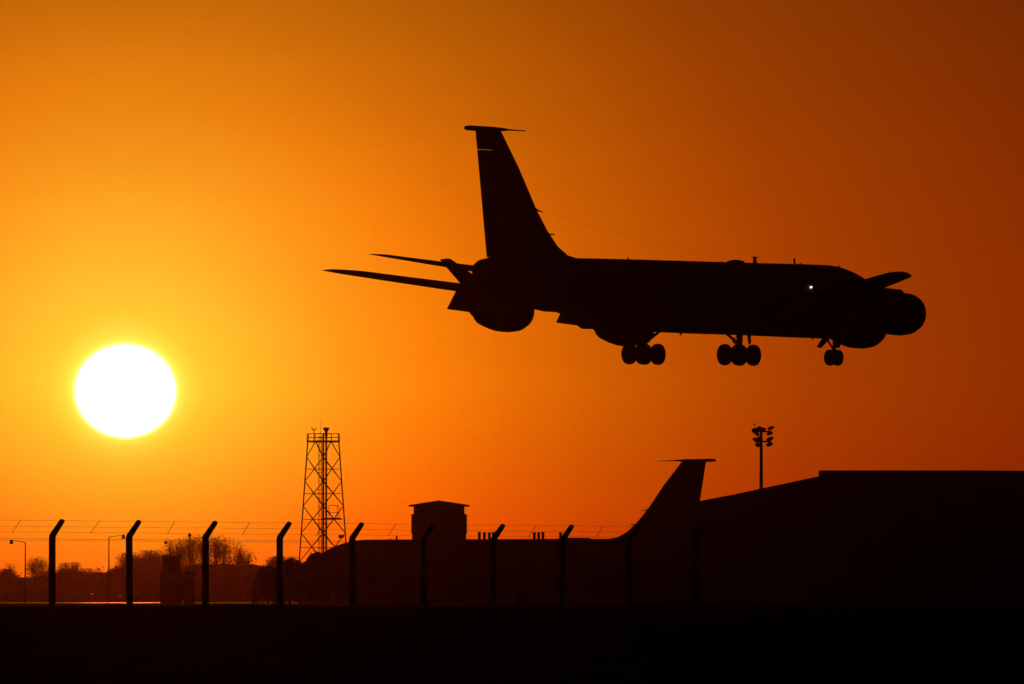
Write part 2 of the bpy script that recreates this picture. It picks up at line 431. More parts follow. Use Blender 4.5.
    b = MB(); b.loft([section(s, z, 2.0, h, 16) for s, z, h in ((14.1, 2.12, .1), (14.35, 2.30, .25), (15.0, 2.33, .3), (15.6, 2.24, .2), (15.9, 2.12, .1))])
    b.build('dorsal_radome', MT['paint'], root, True)
    if light:
        b = MB(); c0 = Vector(skin(9.66, R(21), .04)); n = 10
        b.loft([[c0 + Vector((.07 * math.cos(q) * math.cos(2 * math.pi * k / n), .07 * math.sin(q), .07 * math.cos(q) * math.sin(2 * math.pi * k / n))) for k in range(n)] for q in [R(a) for a in (-85, -50, -20, 20, 50, 85)]])
        b.build('fuselage_light', MT['lamp'], root, True)
    return root

def rot_from(yaw, pit, rol, sgn=1):
    # image: maps (fwd, lat starboard, up) -> world; heading right and away when sgn=1
    def tr(v):
        cr, sr = math.cos(rol), math.sin(rol); v = (v[0], v[1] * cr - v[2] * sr, v[1] * sr + v[2] * cr)
        cp, sp = math.cos(pit), math.sin(pit); v = (v[0] * cp - v[2] * sp, v[1], v[0] * sp + v[2] * cp)
        c, s_ = math.cos(yaw), math.sin(yaw)
        return Vector((v[0] * c + v[1] * s_, v[0] * s_ - v[1] * c, v[2]))
    f, st, u = tr((1, 0, 0)), tr((0, 1, 0)), tr((0, 0, 1))
    port = -st
    return Matrix(((f.x, port.x, u.x), (f.y, port.y, u.y), (f.z, port.z, u.z)))

jet = make_aircraft('big dark jet flying in to land with its wheels and flaps down', True, 1.0, True)
M3 = rot_from(R(54.46), R(.06), R(-1.2))
axis_pt = Vector((11.23, 627.7, 17.36 + CAMZ))
jet.matrix_world = Matrix.Translation(axis_pt - M3 @ Vector((0, 0, GZ))) @ M3.to_4x4()

par = make_aircraft('jet parked on the ground, only its back and tall tail showing against the sky', False, -.8)
yawp = R(180 - 28)
M3 = rot_from(yawp, R(-.5), 0)
D0 = 1000.0
# datum s=18 on the axis seen at this pixel
ctr = Vector(((484.5 - 512) / F * D0, D0, .91))
par.matrix_world = Matrix.Translation(ctr) @ M3.to_4x4()

# ------------------------------------------------------------------ hangar
def wall_prism(b, prof, y0, y1):
    return b.loft([[(x, y0, z) for x, z in prof], [(x, y1, z) for x, z in prof]])
HY = 1010.0
def hp(px, py): v = at(px, py, HY); return v.x, v.z
root = empty('aircraft_hangar', (hp(880, 597)[0], HY, gz(HY)), 'huge black hangar with shallow pitched roof and raised flat ridge, right of the tail fin', 'hangar')
ox, oy, oz = root.location
xl, zl = hp(664, 509.5); xm, zm = hp(820.5, 477); xr = hp(1120, 0)[0]; xe = hp(1276, 0)[0]
def sh(prof): return [(x - ox, z - oz) for x, z in prof]
b = MB(); wall_prism(b, sh([(xl, oz), (xe, oz), (xe, zl), (xr, zm), (xm, zm), (xl, zl)]), 0, 62)
b.build('wall', MT['wall'], root)
b = MB()
wall_prism(b, sh([(xl - .5, zl - .1), (xl - .5, zl + .06), (hp(733, 0)[0], hp(0, 494.6)[1]), (xm, zm + .1), (xm, zm + .003), (xl, zl + .003)]), -.6, 62.6)
wall_prism(b, sh([(xe + .5, zl - .1), (xe + .5, zl + .06), (xr, zm + .1), (xr, zm + .003), (xe, zl + .003)]), -.6, 62.6)
rf = b.build('roof', MT['roof'], root)
b = MB(); zt = hp(0, 470.3)[1]
wall_prism(b, sh([(xm + .02, zm + .004), (xr - .02, zm + .004), (xr - .02, zt - .1), ((xm + xr) / 2, zt), (xm + .02, zt)]), .4, 7)
b.build('ridge_monitor', MT['wall'], rf)
b = MB(); nx = 8; x0, x1 = xl + 3, xe - 3
for i in range(nx):
    a = x0 + (x1 - x0) * i / nx; c = x0 + (x1 - x0) * (i + 1) / nx
    d = MB(); d.box(a - ox + .05, c - ox - .05, -.28 if i % 2 else -.5, -.06 if i % 2 else -.3, .03, 8.2)
    for k in range(1, 6):
        z = 8.2 * k / 6; d.box(a - ox + .1, c - ox - .1, (-.28 if i % 2 else -.5) - .04, (-.28 if i % 2 else -.5) - .005, z - .05, z + .05)
    d.build('sliding_door', MT['cabin'], root)
b = MB(); b.box(x0 - ox - 1, x1 - ox + 1, -.56, -.02, 8.22, 8.6); b.build('door_rail', MT['steel'], root)

# ------------------------------------------------------------------ low building with flues and the lookout hut above it
BY = 1150.0
def bp(px, py): v = at(px, py, BY); return v.x, v.z
g0 = gz(BY)
root = empty('flat_roofed_building', (bp(500, 0)[0], BY, g0), 'long low flat-roofed building behind the parked jet with short flues on its roof', 'building')
ox, oy, oz = root.location
xa, xb = bp(404, 0)[0], bp(680, 0)[0]; zr = bp(0, 541.5)[1] - oz  # right end lengthened to block the sun glow beside the hangar
b = MB(); b.box(xa - ox, xb - ox, 0, 14, 0, zr - .2); b.build('wall', MT['brick'], root)
b = MB(); b.box(bp(322, 0)[0] - ox, xa - ox - .02, 3, 12, 0, bp(0, 562)[1] - oz); b.build('added_gap_block', MT['brick'], root)  # added block, hidden behind the jet, darkening the bright gap under its fuselage
b = MB(); b.box(xa - ox - .3, xb - ox + .3, -.3, 14.3, zr - .197, zr)
xh, xi = bp(525, 0)[0] - ox, bp(593, 0)[0] - ox; zz = bp(0, 537.6)[1] - oz
b.loft([[(xh, y, zr + .002), (bp(570, 0)[0] - ox, y, zz), (xi - .4, y, zz - .02), (xi + .5, y, zr + .002)] for y in (1, 12)])
rf = b.build('roof', MT['slate'], root)
for i, px in enumerate((479.3, 484.3, 489.3, 493.4, 534.3, 538.7, 543, 560.6)):
    x = bp(px, 0)[0] - ox; zt = bp(0, 531.8 + (.4 if i % 3 else 0))[1] - oz
    b = MB(); b.tube([(x, 3, zr - .1), (x, 3, zt - .12)], .15, 12); b.tube([(x, 3, zt - .14), (x, 3, zt)], .185, 12)
    b.build('flue', MT['steel'], rf)
for k in range(9):
    x = xa - ox + 2 + k * 2.8
    b = MB(); b.box(x, x + 1.4, -.05, -.01, 1.0, 2.3); w = b.build('window', MT['window'], root)
    b = MB(); b.box(x - .08, x + 1.48, -.04, -.003, .92, .997); b.box(x - .08, x + 1.48, -.04, -.003, 2.303, 2.38); b.box(x - .08, x - .003, -.04, -.003, 1, 2.3); b.box(x + 1.403, x + 1.48, -.04, -.003, 1, 2.3)
    b.build('window_frame', MT['dark'], w)

LY = 1175.0
def lp(px, py): v = at(px, py, LY); return v.x, v.z
root = empty('lookout_tower', (lp(439, 0)[0], LY, gz(LY)), 'squat square lookout tower with a low pyramid roof, showing above the parked jet', 'tower')
ox, oy, oz = root.location
def q(px, py): a, c = lp(px, py); return a - ox, c - oz
b = MB(); w = (467 - 411.5) / F * LY / 2; zt = q(0, 514.2)[1]
b.loft([[(sx * w * .98, w + sy * w * .98, 0) for sx, sy in ((-1, -1), (1, -1), (1, 1), (-1, 1))], [(sx * w * .97, w + sy * w * .97, q(0, 534)[1]) for sx, sy in ((-1, -1), (1, -1), (1, 1), (-1, 1))],
        [(sx * w, w + sy * w, q(0, 533.5)[1]) for sx, sy in ((-1, -1), (1, -1), (1, 1), (-1, 1))], [(sx * w, w + sy * w, zt) for sx, sy in ((-1, -1), (1, -1), (1, 1), (-1, 1))]])
b.build('wall', MT['brick'], root)
w2 = (464.6 - 414) / F * LY / 2; ze = q(0, 506.3)[1]
b = MB(); b.box(-w2, w2, w - w2, w + w2, zt + .003, ze); cb = b.build('lookout_room', MT['cabin'], root)
b = MB(); 
for k in range(4): b.box(-w2 + .3 + k * 1.2, -w2 + 1.3 + k * 1.2, w - w2 - .03, w - w2 - .004, zt + .12, ze - .2)
b.build('window', MT['window'], cb)
b = MB(); we = (469.3 - 408.6) / F * LY / 2; zp = q(0, 500.8)[1]
ring = lambda r, z: [(sx * r, w + sy * r, z) for sx, sy in ((-1, -1), (1, -1), (1, 1), (-1, 1))]
b.loft([ring(we - .3, ze + .002), ring(we, ze + .01), ring(we, ze + .14), ring(.12, zp + .05), ring(.05, zp + .08)])
b.build('roof', MT['slate'], root)
x, z = q(453, 540)
b = MB(); b.tube([(x, -.16, z - .1), (x, -.16, z + .1)], .12, 10); b.build('bulkhead_light', MT['dim'], root)

# ------------------------------------------------------------------ lattice tower
TY = 1400.0
root = empty('lattice_mast', (at(323.3, 0, TY).x, TY, gz(TY)), 'tall red-brown steel lattice tower with a railed platform and cross bracing', 'tower')
ox, oy, oz = root.location
def tz(py): return at(0, py, TY).z - oz
k = TY / F
def rad(z):     # half diagonal
    za, zb = tz(433.5), tz(550)
    return (15.0 + (23.2 - 15.0) * (za - z) / (za - zb)) * k
YAW = R(2)
def leg(i, z): a = YAW + i * math.pi / 2; r = rad(z); return Vector((r * math.cos(a), r * math.sin(a), z))
for i in range(4):
    b = MB(); b.beam(leg(i, 0), leg(i, tz(433.8)), .17, .17); b.box(leg(i, 0).x - .4, leg(i, 0).x + .4, leg(i, 0).y - .4, leg(i, 0).y + .4, -.2, .12)
    b.build('leg', MT['steel'], root)
J = [tz(v) for v in (441.5, 457, 481.3, 506, 533, 562, 594)]
for i in range(4):
    b = MB(); j = (i + 1) % 4
    for z1, z0 in zip(J[1:], J[2:]):
        b.beam(leg(i, z0), leg(j, z1), .08, .08); b.beam(leg(j, z0), leg(i, z1), .08, .08)
        zm_ = (z0 + z1) / 2; b.beam(leg(i, zm_), leg(j, zm_), .07, .07)
    m0 = (leg(i, J[0]) + leg(j, J[0])) / 2
    b.beam(leg(i, J[1]), m0, .08, .08); b.beam(leg(j, J[1]), m0, .08, .08)
    b.build('cross_bracing', MT['steel'], root)
def deck(zc, r, yaw=YAW, n=4): return [Vector((r * math.cos(yaw + i * 2 * math.pi / n), r * math.sin(yaw + i * 2 * math.pi / n), zc)) for i in range(n)]
b = MB(); r = rad(J[0]) + .12; b.loft([deck(J[0] - .12, r), deck(J[0] + .12, r)]); pf = b.build('platform', MT['steel'], root)
b = MB()
for zz in (tz(433.8), tz(437.5)):
    c = deck(zz, r)
    for i in range(4): b.beam(c[i], c[(i + 1) % 4], .07, .07)
c0, c1 = deck(J[0], r), deck(tz(433.8), r)
for i in range(4):
    for f in (0, .5): b.beam(c0[i].lerp(c0[(i + 1) % 4], f), c1[i].lerp(c1[(i + 1) % 4], f), .06, .06)
b.build('guard_rail', MT['steel'], pf)
lx = (320.3 - 323.3) * k
b = MB()
for o in (-.17, .17): b.beam((lx + o, -.5, 0), (lx + o, -.5, tz(436)), .09, .09)
z = .3
while z < tz(438): b.beam((lx - .17, -.5, z), (lx + .17, -.5, z), .04, .05); z += .35
z = 2.5
while z < tz(443):
    b.tube([(lx - .34, -.5, z), (lx - .3, -.95, z), (lx, -1.15, z), (lx + .3, -.95, z), (lx + .34, -.5, z)], .025, 4); z += 1.1
b.build('ladder', MT['steel'], root)
cx = (326.2 - 323.3) * k
b = MB(); b.box(cx - .12, cx + .12, -.1, .12, 0, tz(436.5))
z = .5
while z < tz(440): b.box(cx - .2, cx + .2, -.16, .16, z, z + .08); z += 1.6
b.build('cable_duct', MT['steel'], root)
# small middle platform with an equipment cabinet frame
zp_ = tz(518.7)
b = MB(); b.box(-.25, 2.35, -1.4, -.3, zp_ - .1, zp_ + .1); mp = b.build('rest_platform', MT['steel'], root)
b = MB()
x0, x1 = (329.3 - 323.3) * k, (339.3 - 323.3) * k
for zz in (tz(505.5), tz(512.5)): b.beam((x0, -1.3, zz), (x1, -1.3, zz), .07, .07)
for x in (x0, (x0 + x1) / 2 + .4, x1): b.beam((x, -1.3, zp_), (x, -1.3, tz(505.5)), .07, .07)
b.build('guard_rail', MT['steel'], mp)
# fittings on the top
ax = (314 - 323.3) * k
b = MB(); b.tube([(ax, 0, J[0]), (ax, 0, tz(430))], .05, 8); b.tube([(ax - .3, 0, tz(427.3)), (ax - .2, 0, tz(429.3)), (ax, 0, tz(430.3)), (ax + .2, 0, tz(429.3)), (ax + .3, 0, tz(427.3))], .07, 8)
b.build('wind_sensor', MT['dark'], pf)
b = MB(); b.tube([(lx, .2, J[0]), (lx, .2, tz(419))], [.035, .015], 6); b.build('whip_antenna', MT['dark'], pf)
b = MB(); b.loft([[(cx + r_ * math.cos(2 * math.pi * j / 12), r_ * math.sin(2 * math.pi * j / 12), z) for j in range(12)] for r_, z in ((.14, tz(436.8)), (.22, tz(433.5)), (.16, tz(432)), (.36, tz(429.5)), (.42, tz(428)), (.40, tz(427.5)))])
b.build('beacon', MT['dark'], pf)
rx = (345.5 - 323.3) * k - .5
b = MB(); b.box(rx - .4, rx + .3, -.3, .3, tz(538), tz(535)); b.build('junction_box', MT['steel'], root)

# ------------------------------------------------------------------ floodlight mast
MY = 1250.0
root = empty('floodlight_mast', (at(761.2, 0, MY).x, MY, gz(MY)), 'tall floodlight mast with tilted lamp heads rising behind the hangar roof', 'light mast')
ox, oy, oz = root.location; k = MY / F
def mz(py): return at(0, py, MY).z - oz
def mx(px): return (px - 761.2) * k
b = MB(); b.tube([(0, 0, 0), (0, 0, mz(490)), (0, 0, mz(428.5))], [.26, .215, .16], 14); b.build('pole', MT['steel'], root)
for py in (431.6, 441.6):
    b = MB(); b.beam((mx(755), 0, mz(py)), (mx(771), 0, mz(py)), .18, .18); b.beam((0, -.9, mz(py)), (0, .9, mz(py)), .12, .12); b.build('crossarm', MT['steel'], root)
for px, py, wd, hh, sg, yy in ((755.2, 431, .62, .48, -1, -.5), (760.2, 428.9, .62, .42, -1, .5), (763.2, 430, .45, .4, 1, -.7), (757.6, 434.3, .36, .3, -1, .7), (770.8, 428.2, .62, .30, 1, -.4), (769.8, 433.4, .58, .3, 1, .4),
                               (756.2, 440, .66, .34, -1, -.4), (760, 438.6, .5, .34, -1, .5), (769.8, 439, .66, .34, 1, -.4), (758.0, 444.8, .5, .38, -1, .5), (769.6, 444.3, .6, .36, 1, .5)):
    c = Vector((mx(px), yy, mz(py))); b = MB(); t_ = sg * .35
    u = Vector((math.cos(t_), 0, math.sin(t_))) ; v = Vector((-math.sin(t_), 0, math.cos(t_)))
    rings = []
    for d_, sc in ((-.35, .75), (-.25, .95), (.1, 1.0), (.2, .7), (.3, .3)):
        rings.append([c + Vector((0, d_, 0)) + u * wd / 1.0 * sc * .72 * math.cos(2 * math.pi * j / 10) + v * hh * sc * .72 * math.sin(2 * math.pi * j / 10) for j in range(10)])
    b.loft(rings); b.tube([c + Vector((0, .1, 0)), Vector((c.x * .8, 0, mz(431.6 if py < 436 else 441.6)))], .05, 6)
    b.build('lamp_head', MT['dark'], root)
b = MB(); b.tube([(mx(754.6), 0, mz(431.6)), (mx(754.6), 0, mz(424.8))], .02, 5); b.tube([(mx(754.6), 0, mz(425)), (mx(754.6), 0, mz(423.5))], .11, 8); b.build('warning_light', MT['dark'], root)

# ------------------------------------------------------------------ street lamps and the control cabin
def street_lamp(D, px, ytop, armpx, army, headpx, label):
    v = at(px, 0, D); root = empty('street_lamp', (v.x, D, gz(D)), label, 'street lamp', 'thin lamp posts beyond the fence')
    k = D / F; zt = at(0, ytop, D).z - gz(D)
    b = MB(); b.tube([(0, 0, 0), (0, 0, zt * .5), (0, 0, zt)], [.11, .09, .06], 8); b.build('pole', MT['steel'], root)
    xa = (armpx - px) * k; za = at(0, army, D).z - gz(D); xh = (headpx - px) * k
    b = MB(); b.tube([(0, 0, zt - .05), (xa * .3, 0, zt + (za - zt) * .4), (xa, 0, za)], [.05, .045, .035], 6); b.build('arm', MT['steel'], root)
    b = MB(); b.loft([[(xh + r_ * 1.2 * math.cos(2 * math.pi * j / 10), r_ * math.sin(2 * math.pi * j / 10), za + dz) for j in range(10)] for r_, dz in ((.06, .12), (.14, .05), (.17, -.15), (.22, -.42), (.2, -.46))])
    b.build('lamp_head', MT['dark'], root)
street_lamp(1390, 25.5, 542.5, 11.5, 540.5, 11.5, 'street lamp at the left edge with its arm reaching left')
street_lamp(1420, 109, 537, 123.5, 535.3, 123.5, 'street lamp whose arm reaches right to the second fence post')
street_lamp(1800, 170.5, 542, 165.5, 541.5, 165.8, 'short-armed street lamp behind the boxy control cabin')
D = 1500; v = at(189.7, 0, D); root = empty('camera_pole', (v.x, D, gz(D)), 'slim pole with a small round head, right of the boxy control cabin', 'pole')
b = MB(); zt = at(0, 537, D).z - gz(D); b.tube([(0, 0, 0), (0, 0, zt)], [.10, .07], 8); b.build('pole', MT['steel'], root)
b = MB(); b.loft([[(r_ * math.cos(2 * math.pi * j / 12), r_ * math.sin(2 * math.pi * j / 12), zt + z) for j in range(12)] for r_, z in ((.06, -.05), (.2, .1), (.24, .3), (.16, .48), (.03, .55))]); b.build('camera_head', MT['dark'], root)

D = 1150; k = D / F; v = at(170, 0, D); gzc = gz(D)
root = empty('control_cabin', (v.x, D, gzc), 'boxy airfield control cabin, glazed square cab stacked on a wider base', 'cabin')
cx_ = lambda px: (px - 170) * k
cz_ = lambda py: at(0, py, D).z - gzc
b = MB(); b.box(cx_(160.5), cx_(181.5), 0, 3, 0, cz_(583)); b.build('base', MT['cabin'], root)
b = MB(); b.box(cx_(159.5), cx_(182.3), -.2, 3.2, cz_(582.9), cz_(582.2)); b.build('walkway', MT['frame'], root)
b = MB(); b.box(cx_(160), cx_(182), -.05, 3.05, cz_(582.1), cz_(573)); b.build('middle_storey', MT['cabin'], root)
b = MB(); b.box(cx_(159.5), cx_(182.3), -.2, 3.2, cz_(572.9), cz_(572.1)); b.build('walkway', MT['frame'], root)
b = MB(); b.box(cx_(162.6), cx_(178), .2, 2.6, cz_(572.0), cz_(555.6)); cb = b.build('cab', MT['window'], root)
b = MB()
for px in (162.2, 178.4): b.box(cx_(px) - .07, cx_(px) + .07, .05, .19, cz_(572), cz_(555.2)); b.box(cx_(px) - .07, cx_(px) + .07, 2.61, 2.75, cz_(572), cz_(555.2))
b.box(cx_(162.2) + .08, cx_(178.4) - .08, .05, .19, cz_(556), cz_(555.2)); b.box(cx_(162.2) + .08, cx_(178.4) - .08, .05, .19, cz_(572), cz_(571.2))
b.build('cab_frame', MT['frame'], cb)
D = 1145; v = at(188.7, 0, D); k = D / F
root = empty('equipment_shed', (v.x, D, gz(D)), 'narrow dark shed standing against the right side of the control cabin', 'shed')
b = MB(); w = 5.3 * k; h = at(0, 573.5, D).z - gz(D); b.box(-w, w, 0, 2.5, 0, h); b.build('wall', MT['wall'], root)
b = MB(); b.loft([[(-w - .1, y, h + .003), (w + .1, y, h + .003), (w + .1, y, h + .1), (0, y, h + .25), (-w - .1, y, h + .1)] for y in (-.15, 2.65)]); b.build('roof', MT['slate'], root)
b = MB(); b.box(-.4, .4, -.05, -.004, 0, 2.0); b.build('door', MT['cabin'], root)
for px, py, lab in ((92.2, 594.4, 'faint ground light left of the second fence post, just above the runway edge'), (120.5, 596.4, 'faint ground light touching the second fence post, low above the runway edge'),
                    (301.0, 556.6, None)):
    if lab is None: continue
    D = 1950; v = at(px, py, D)
    root = empty('ground_light', (v.x, D, gz(D)), lab, 'light', 'ground lights by the runway')
    b = MB(); b.tube([(0, 0, 0), (0, 0, v.z - gz(D))], .04, 6); b.build('stem', MT['steel'], root)
    b = MB(); z0 = v.z - gz(D); b.loft([[(r_ * 1.6 * math.cos(2 * math.pi * j / 10), r_ * math.sin(2 * math.pi * j / 10), z0 + z) for j in range(10)] for r_, z in ((.08, -.05), (.2, .02), (.2, .12), (.08, .2))]); b.build('lens', MT['farlamp'], root)

# ------------------------------------------------------------------ trees
def branch(b, p, d, ln, r, depth, tips, rng, spread, up):
    q_ = p + d * ln
    b.tube([p, p + d * ln * .5 + Vector((rng.uniform(-1, 1), rng.uniform(-1, 1), 0)) * ln * .05, q_], [r, r * .8, r * .6], 4, False)
    tips.append(q_)
    if depth == 0: return
    tips.append(p + d * ln * .5)
    for _ in range(rng.choice((3, 3, 4))):
        a = rng.uniform(0, 2 * math.pi); s_ = rng.uniform(.4, 1) * spread
        nd = (d + Vector((math.cos(a) * s_, math.sin(a) * s_, rng.uniform(-.1, .3) * 1 + up))).normalized()
        branch(b, q_ if rng.random() < .6 else p + d * ln * rng.uniform(.5, 1), nd, ln * rng.uniform(.62, .82), r * .58, depth - 1, tips, rng, spread, up)
def tree(name, px, ytop, wpx, D, label, mat, seed, leaves=2600, leaf=.38, depth=4, ybase=600, flat=False, col=False):
    rng = random.Random(seed); v = at(px, ytop, D); z0 = gz(D); H = v.z - z0; W = wpx * D / F
    root = empty(name, (v.x, D, z0), label, 'tree', 'trees on the horizon')
    b = MB(); trunk_h = H * (.12 if not flat else .5)
    b.tube([(0, 0, 0), (rng.uniform(-.2, .2), 0, trunk_h)], [H * .028, H * .02], 8)
    tips = []; n0 = 5
    for i in range(n0):
        a = 2 * math.pi * i / n0 + rng.uniform(-.4, .4); s_ = .28 if col else (.75 if not flat else 1.5)
        d = Vector((math.cos(a) * s_, math.sin(a) * s_, 1)).normalized()
        branch(b, Vector((0, 0, trunk_h * rng.uniform(.6, 1))), d, H * .27, H * .013, depth - 1, tips, rng, .75 if not col else .4, .12 if not flat else -.1)
    # fit tips to the crown's size
    mz_ = max(t_.z for t_ in tips); mw = max(abs(t_.x) for t_ in tips)
    fz = H / mz_; fw = min(2.2, max(.3, (W / 2) / mw))
    b.v = [(x * fw, y * fw, z * fz) for x, y, z in b.v]
    b.build('trunk', MT['bark'], root)
    tips = [Vector((t_.x * fw, t_.y * fw, t_.z * fz)) for t_ in tips]
    c = MB(); sp = H * .06
    leaves = int(leaves * (1.7 if leaves >= 2000 else 2.6 if col else 1.7))
    for i in range(leaves):
        t_ = rng.choice(tips)
        if leaves >= 3000 and rng.random() < .35: t_ = Vector((t_.x * .9, t_.y * .9, t_.z * rng.uniform(.1, .9)))
        p = t_ + Vector((rng.gauss(0, sp), rng.gauss(0, sp), rng.gauss(0, sp)))
        if p.z < .2 or p.z > H * 1.01: continue
        u = Vector((rng.gauss(0, 1), rng.gauss(0, 1), rng.gauss(0, 1))).normalized(); w_ = u.orthogonal().normalized()
        s_ = leaf * rng.uniform(.5, 1.1)
        c.add([p - u * s_ * .5, p + w_ * s_ * .35, p + u * s_ * .5, p - w_ * s_ * .35], [(0, 1, 2, 3)])
    c.build('crown', mat, root)
TR = [  # px, top, width, distance, seed, leaves, kind, label
    (6, 569, 22, 2600, 1, 2600, '', 'low dark bush-like tree cut by the left edge of the picture'),
    (10, 563.5, 16, 2450, 2, 350, 'flat', 'small thin tree with a flat umbrella crown near the left edge'),
    (39, 556.5, 27, 2500, 3, 900, '', 'sparse rounded tree just left of the first fence post, sky showing through'),
    (70, 562.5, 20, 2550, 4, 2000, '', 'narrow-topped tree right of the first fence post'),
    (86, 568, 30, 2600, 5, 3000, '', 'low broad tree between the first fence post and the second street lamp'),
    (52, 570, 26, 2650, 6, 2600, '', 'low dark tree directly behind the first fence post'),
    (119, 566, 22, 2500, 7, 2500, '', 'round tree at the left foot of the big tree clump, behind the second fence post'),
    (131, 552.5, 24, 2550, 8, 3000, '', 'full tree just right of the second fence post'),
    (147, 550.5, 26, 2520, 9, 3000, '', 'full tree left of the control cabin'),
    (163, 548.5, 24, 2560, 10, 2600, '', 'tree rising directly behind the control cabin'),
    (178, 538.5, 22, 2500, 11, 1500, 'col', 'tall poplar right above the control cabin'),
    (191, 536, 20, 2540, 12, 1300, 'col', 'tall poplar behind the slim camera pole'),
    (205, 535.5, 20, 2500, 13, 1200, 'col', 'tall poplar behind the third fence post'),
    (219, 536, 20, 2530, 14, 1000, 'col', 'tall poplar just right of the third fence post, light showing through'),
    (233, 538.5, 22, 2500, 15, 900, '', 'open-crowned bare tree at the right end of the tall clump'),
    (243, 550, 16, 2520, 16, 500, '', 'thin twiggy tree on the right shoulder of the tall clump'),
    (262, 565, 26, 2560, 17, 3000, '', 'low dark tree left of the fourth fence post'),
    (282, 556.5, 28, 2450, 18, 3200, '', 'round dark tree directly behind the fourth fence post'),
    (306, 562, 26, 2500, 19, 3000, '', 'dark tree at the foot of the lattice tower beside the parked jet\'s nose'),
]
for px, yt_, w, D, sd_, lv, kd, lab in TR:
    nm = 'poplar_tree' if kd == 'col' else 'broadleaf_tree'
    tree(nm, px, yt_, w, D, lab, MT['leaf2'] if lv < 2000 else MT['leaf'], sd_, int(lv * 2.4), .29, 4, flat=kd == 'flat', col=kd == 'col')

# low bushes on the near side of the apron, beside the parked jet's nose
def bush(px, ytop, wpx, D, label, seed):
    rng = random.Random(seed); v = at(px, ytop, D); z0 = gz(D); H = v.z - z0; W = wpx * D / F / 2
    root = empty('bush', (v.x, D, z0), label, 'bush', "bushes by the parked jet's nose")
    b = MB()
    for i in range(7):
        a = rng.uniform(0, 6.28); rr_ = rng.uniform(.1, .7)
        b.tube([(0, 0, 0), (W * .3 * rr_ * math.cos(a), W * .3 * rr_ * math.sin(a), H * .4), (W * rr_ * math.cos(a), W * rr_ * math.sin(a), H * .8)], [.09, .06, .02], 5)
    b.build('stem', MT['bark'], root)
    c = MB()
    lob = [(rng.uniform(-.65, .65) * W, rng.uniform(-.5, .5) * W, rng.uniform(.35, .8) * H, rng.uniform(.3, .5)) for _ in range(12)] + [(0, 0, H * .7, .4)]
    for i in range(9000):
        lx_, ly_, lz_, lr = rng.choice(lob)
        d = Vector((rng.gauss(0, 1), rng.gauss(0, 1), rng.gauss(0, 1))).normalized() * rng.uniform(.3, 1) ** .5
        p = Vector((lx_ + d.x * lr * W * .8, ly_ + d.y * lr * W * .8, lz_ + d.z * lr * H * .75))
        top = H * math.sqrt(max(0, 1 - (p.x / W) ** 2)) * .97 + .1
        if p.z > top or p.z < 0: p.z = rng.uniform(0, max(.2, top + .35 * rng.random()))
        u = Vector((rng.gauss(0, 1), rng.gauss(0, 1), rng.gauss(0, 1))).normalized(); w_ = u.orthogonal().normalized(); s_ = rng.uniform(.12, .3)
        c.add([p - u * s_ * .5, p + w_ * s_ * .35, p + u * s_ * .5, p - w_ * s_ * .35], [(0, 1, 2, 3)])
    c.build('crown', MT['leaf'], root)
bush(268, 566, 34, 955, 'leftmost dark bush beside the parked jet, right of the fourth fence post', 31)
bush(290, 557.5, 44, 950, 'middle dark bush hiding the nose of the parked jet', 32)
bush(318, 552, 44, 945, 'tallest of the dark bushes, against the front of the parked jet under the lattice tower', 33)
bush(352, 556, 56, 948, 'rightmost dark bush, below the front of the parked jet', 34)

# far hedgerow: one dark mass of bushes
rng = random.Random(99); h = MB(); c = MB()
x = -260; prev = None; n = 0
pts = []
while x < 300:
    pts.append((x, 5.7 + .7 * math.sin(x * .11) * math.sin(x * .037 + 1) + rng.uniform(-.35, .35) + 2.3 * max(0, min(1, (x + 106) / 10, (-46 - x) / 8)))); x += 1.5
ring_ = []
for x, z in pts:
    ring_.append([(x, 2640, 0), (x, 2640.6, z * .8), (x, 2642, z), (x, 2644, z * .8), (x, 2645, 0)])
h.loft(ring_)
for i in range(16000):
    x, z = pts[rng.randrange(len(pts))]; x += rng.uniform(-.8, .8); zz = z * rng.uniform(.15, 1.15) + rng.gauss(0, .25)
    p = Vector((x, 2641 + rng.uniform(-2.5, 1.5), max(.2, zz))); u = Vector((rng.gauss(0, 1), rng.gauss(0, 1), rng.gauss(0, 1))).normalized(); w_ = u.orthogonal().normalized(); s_ = rng.uniform(.3, .8)
    h.add([p - u * s_ * .5, p + w_ * s_ * .35, p + u * s_ * .5, p - w_ * s_ * .35], [(0, 1, 2, 3)])
tag(h.build('hedgerow', MT['hedge'], None, False, (0, 0, gz(2640))), 'long dark line of bushes along the far side of the airfield', 'hedge', kind='stuff')

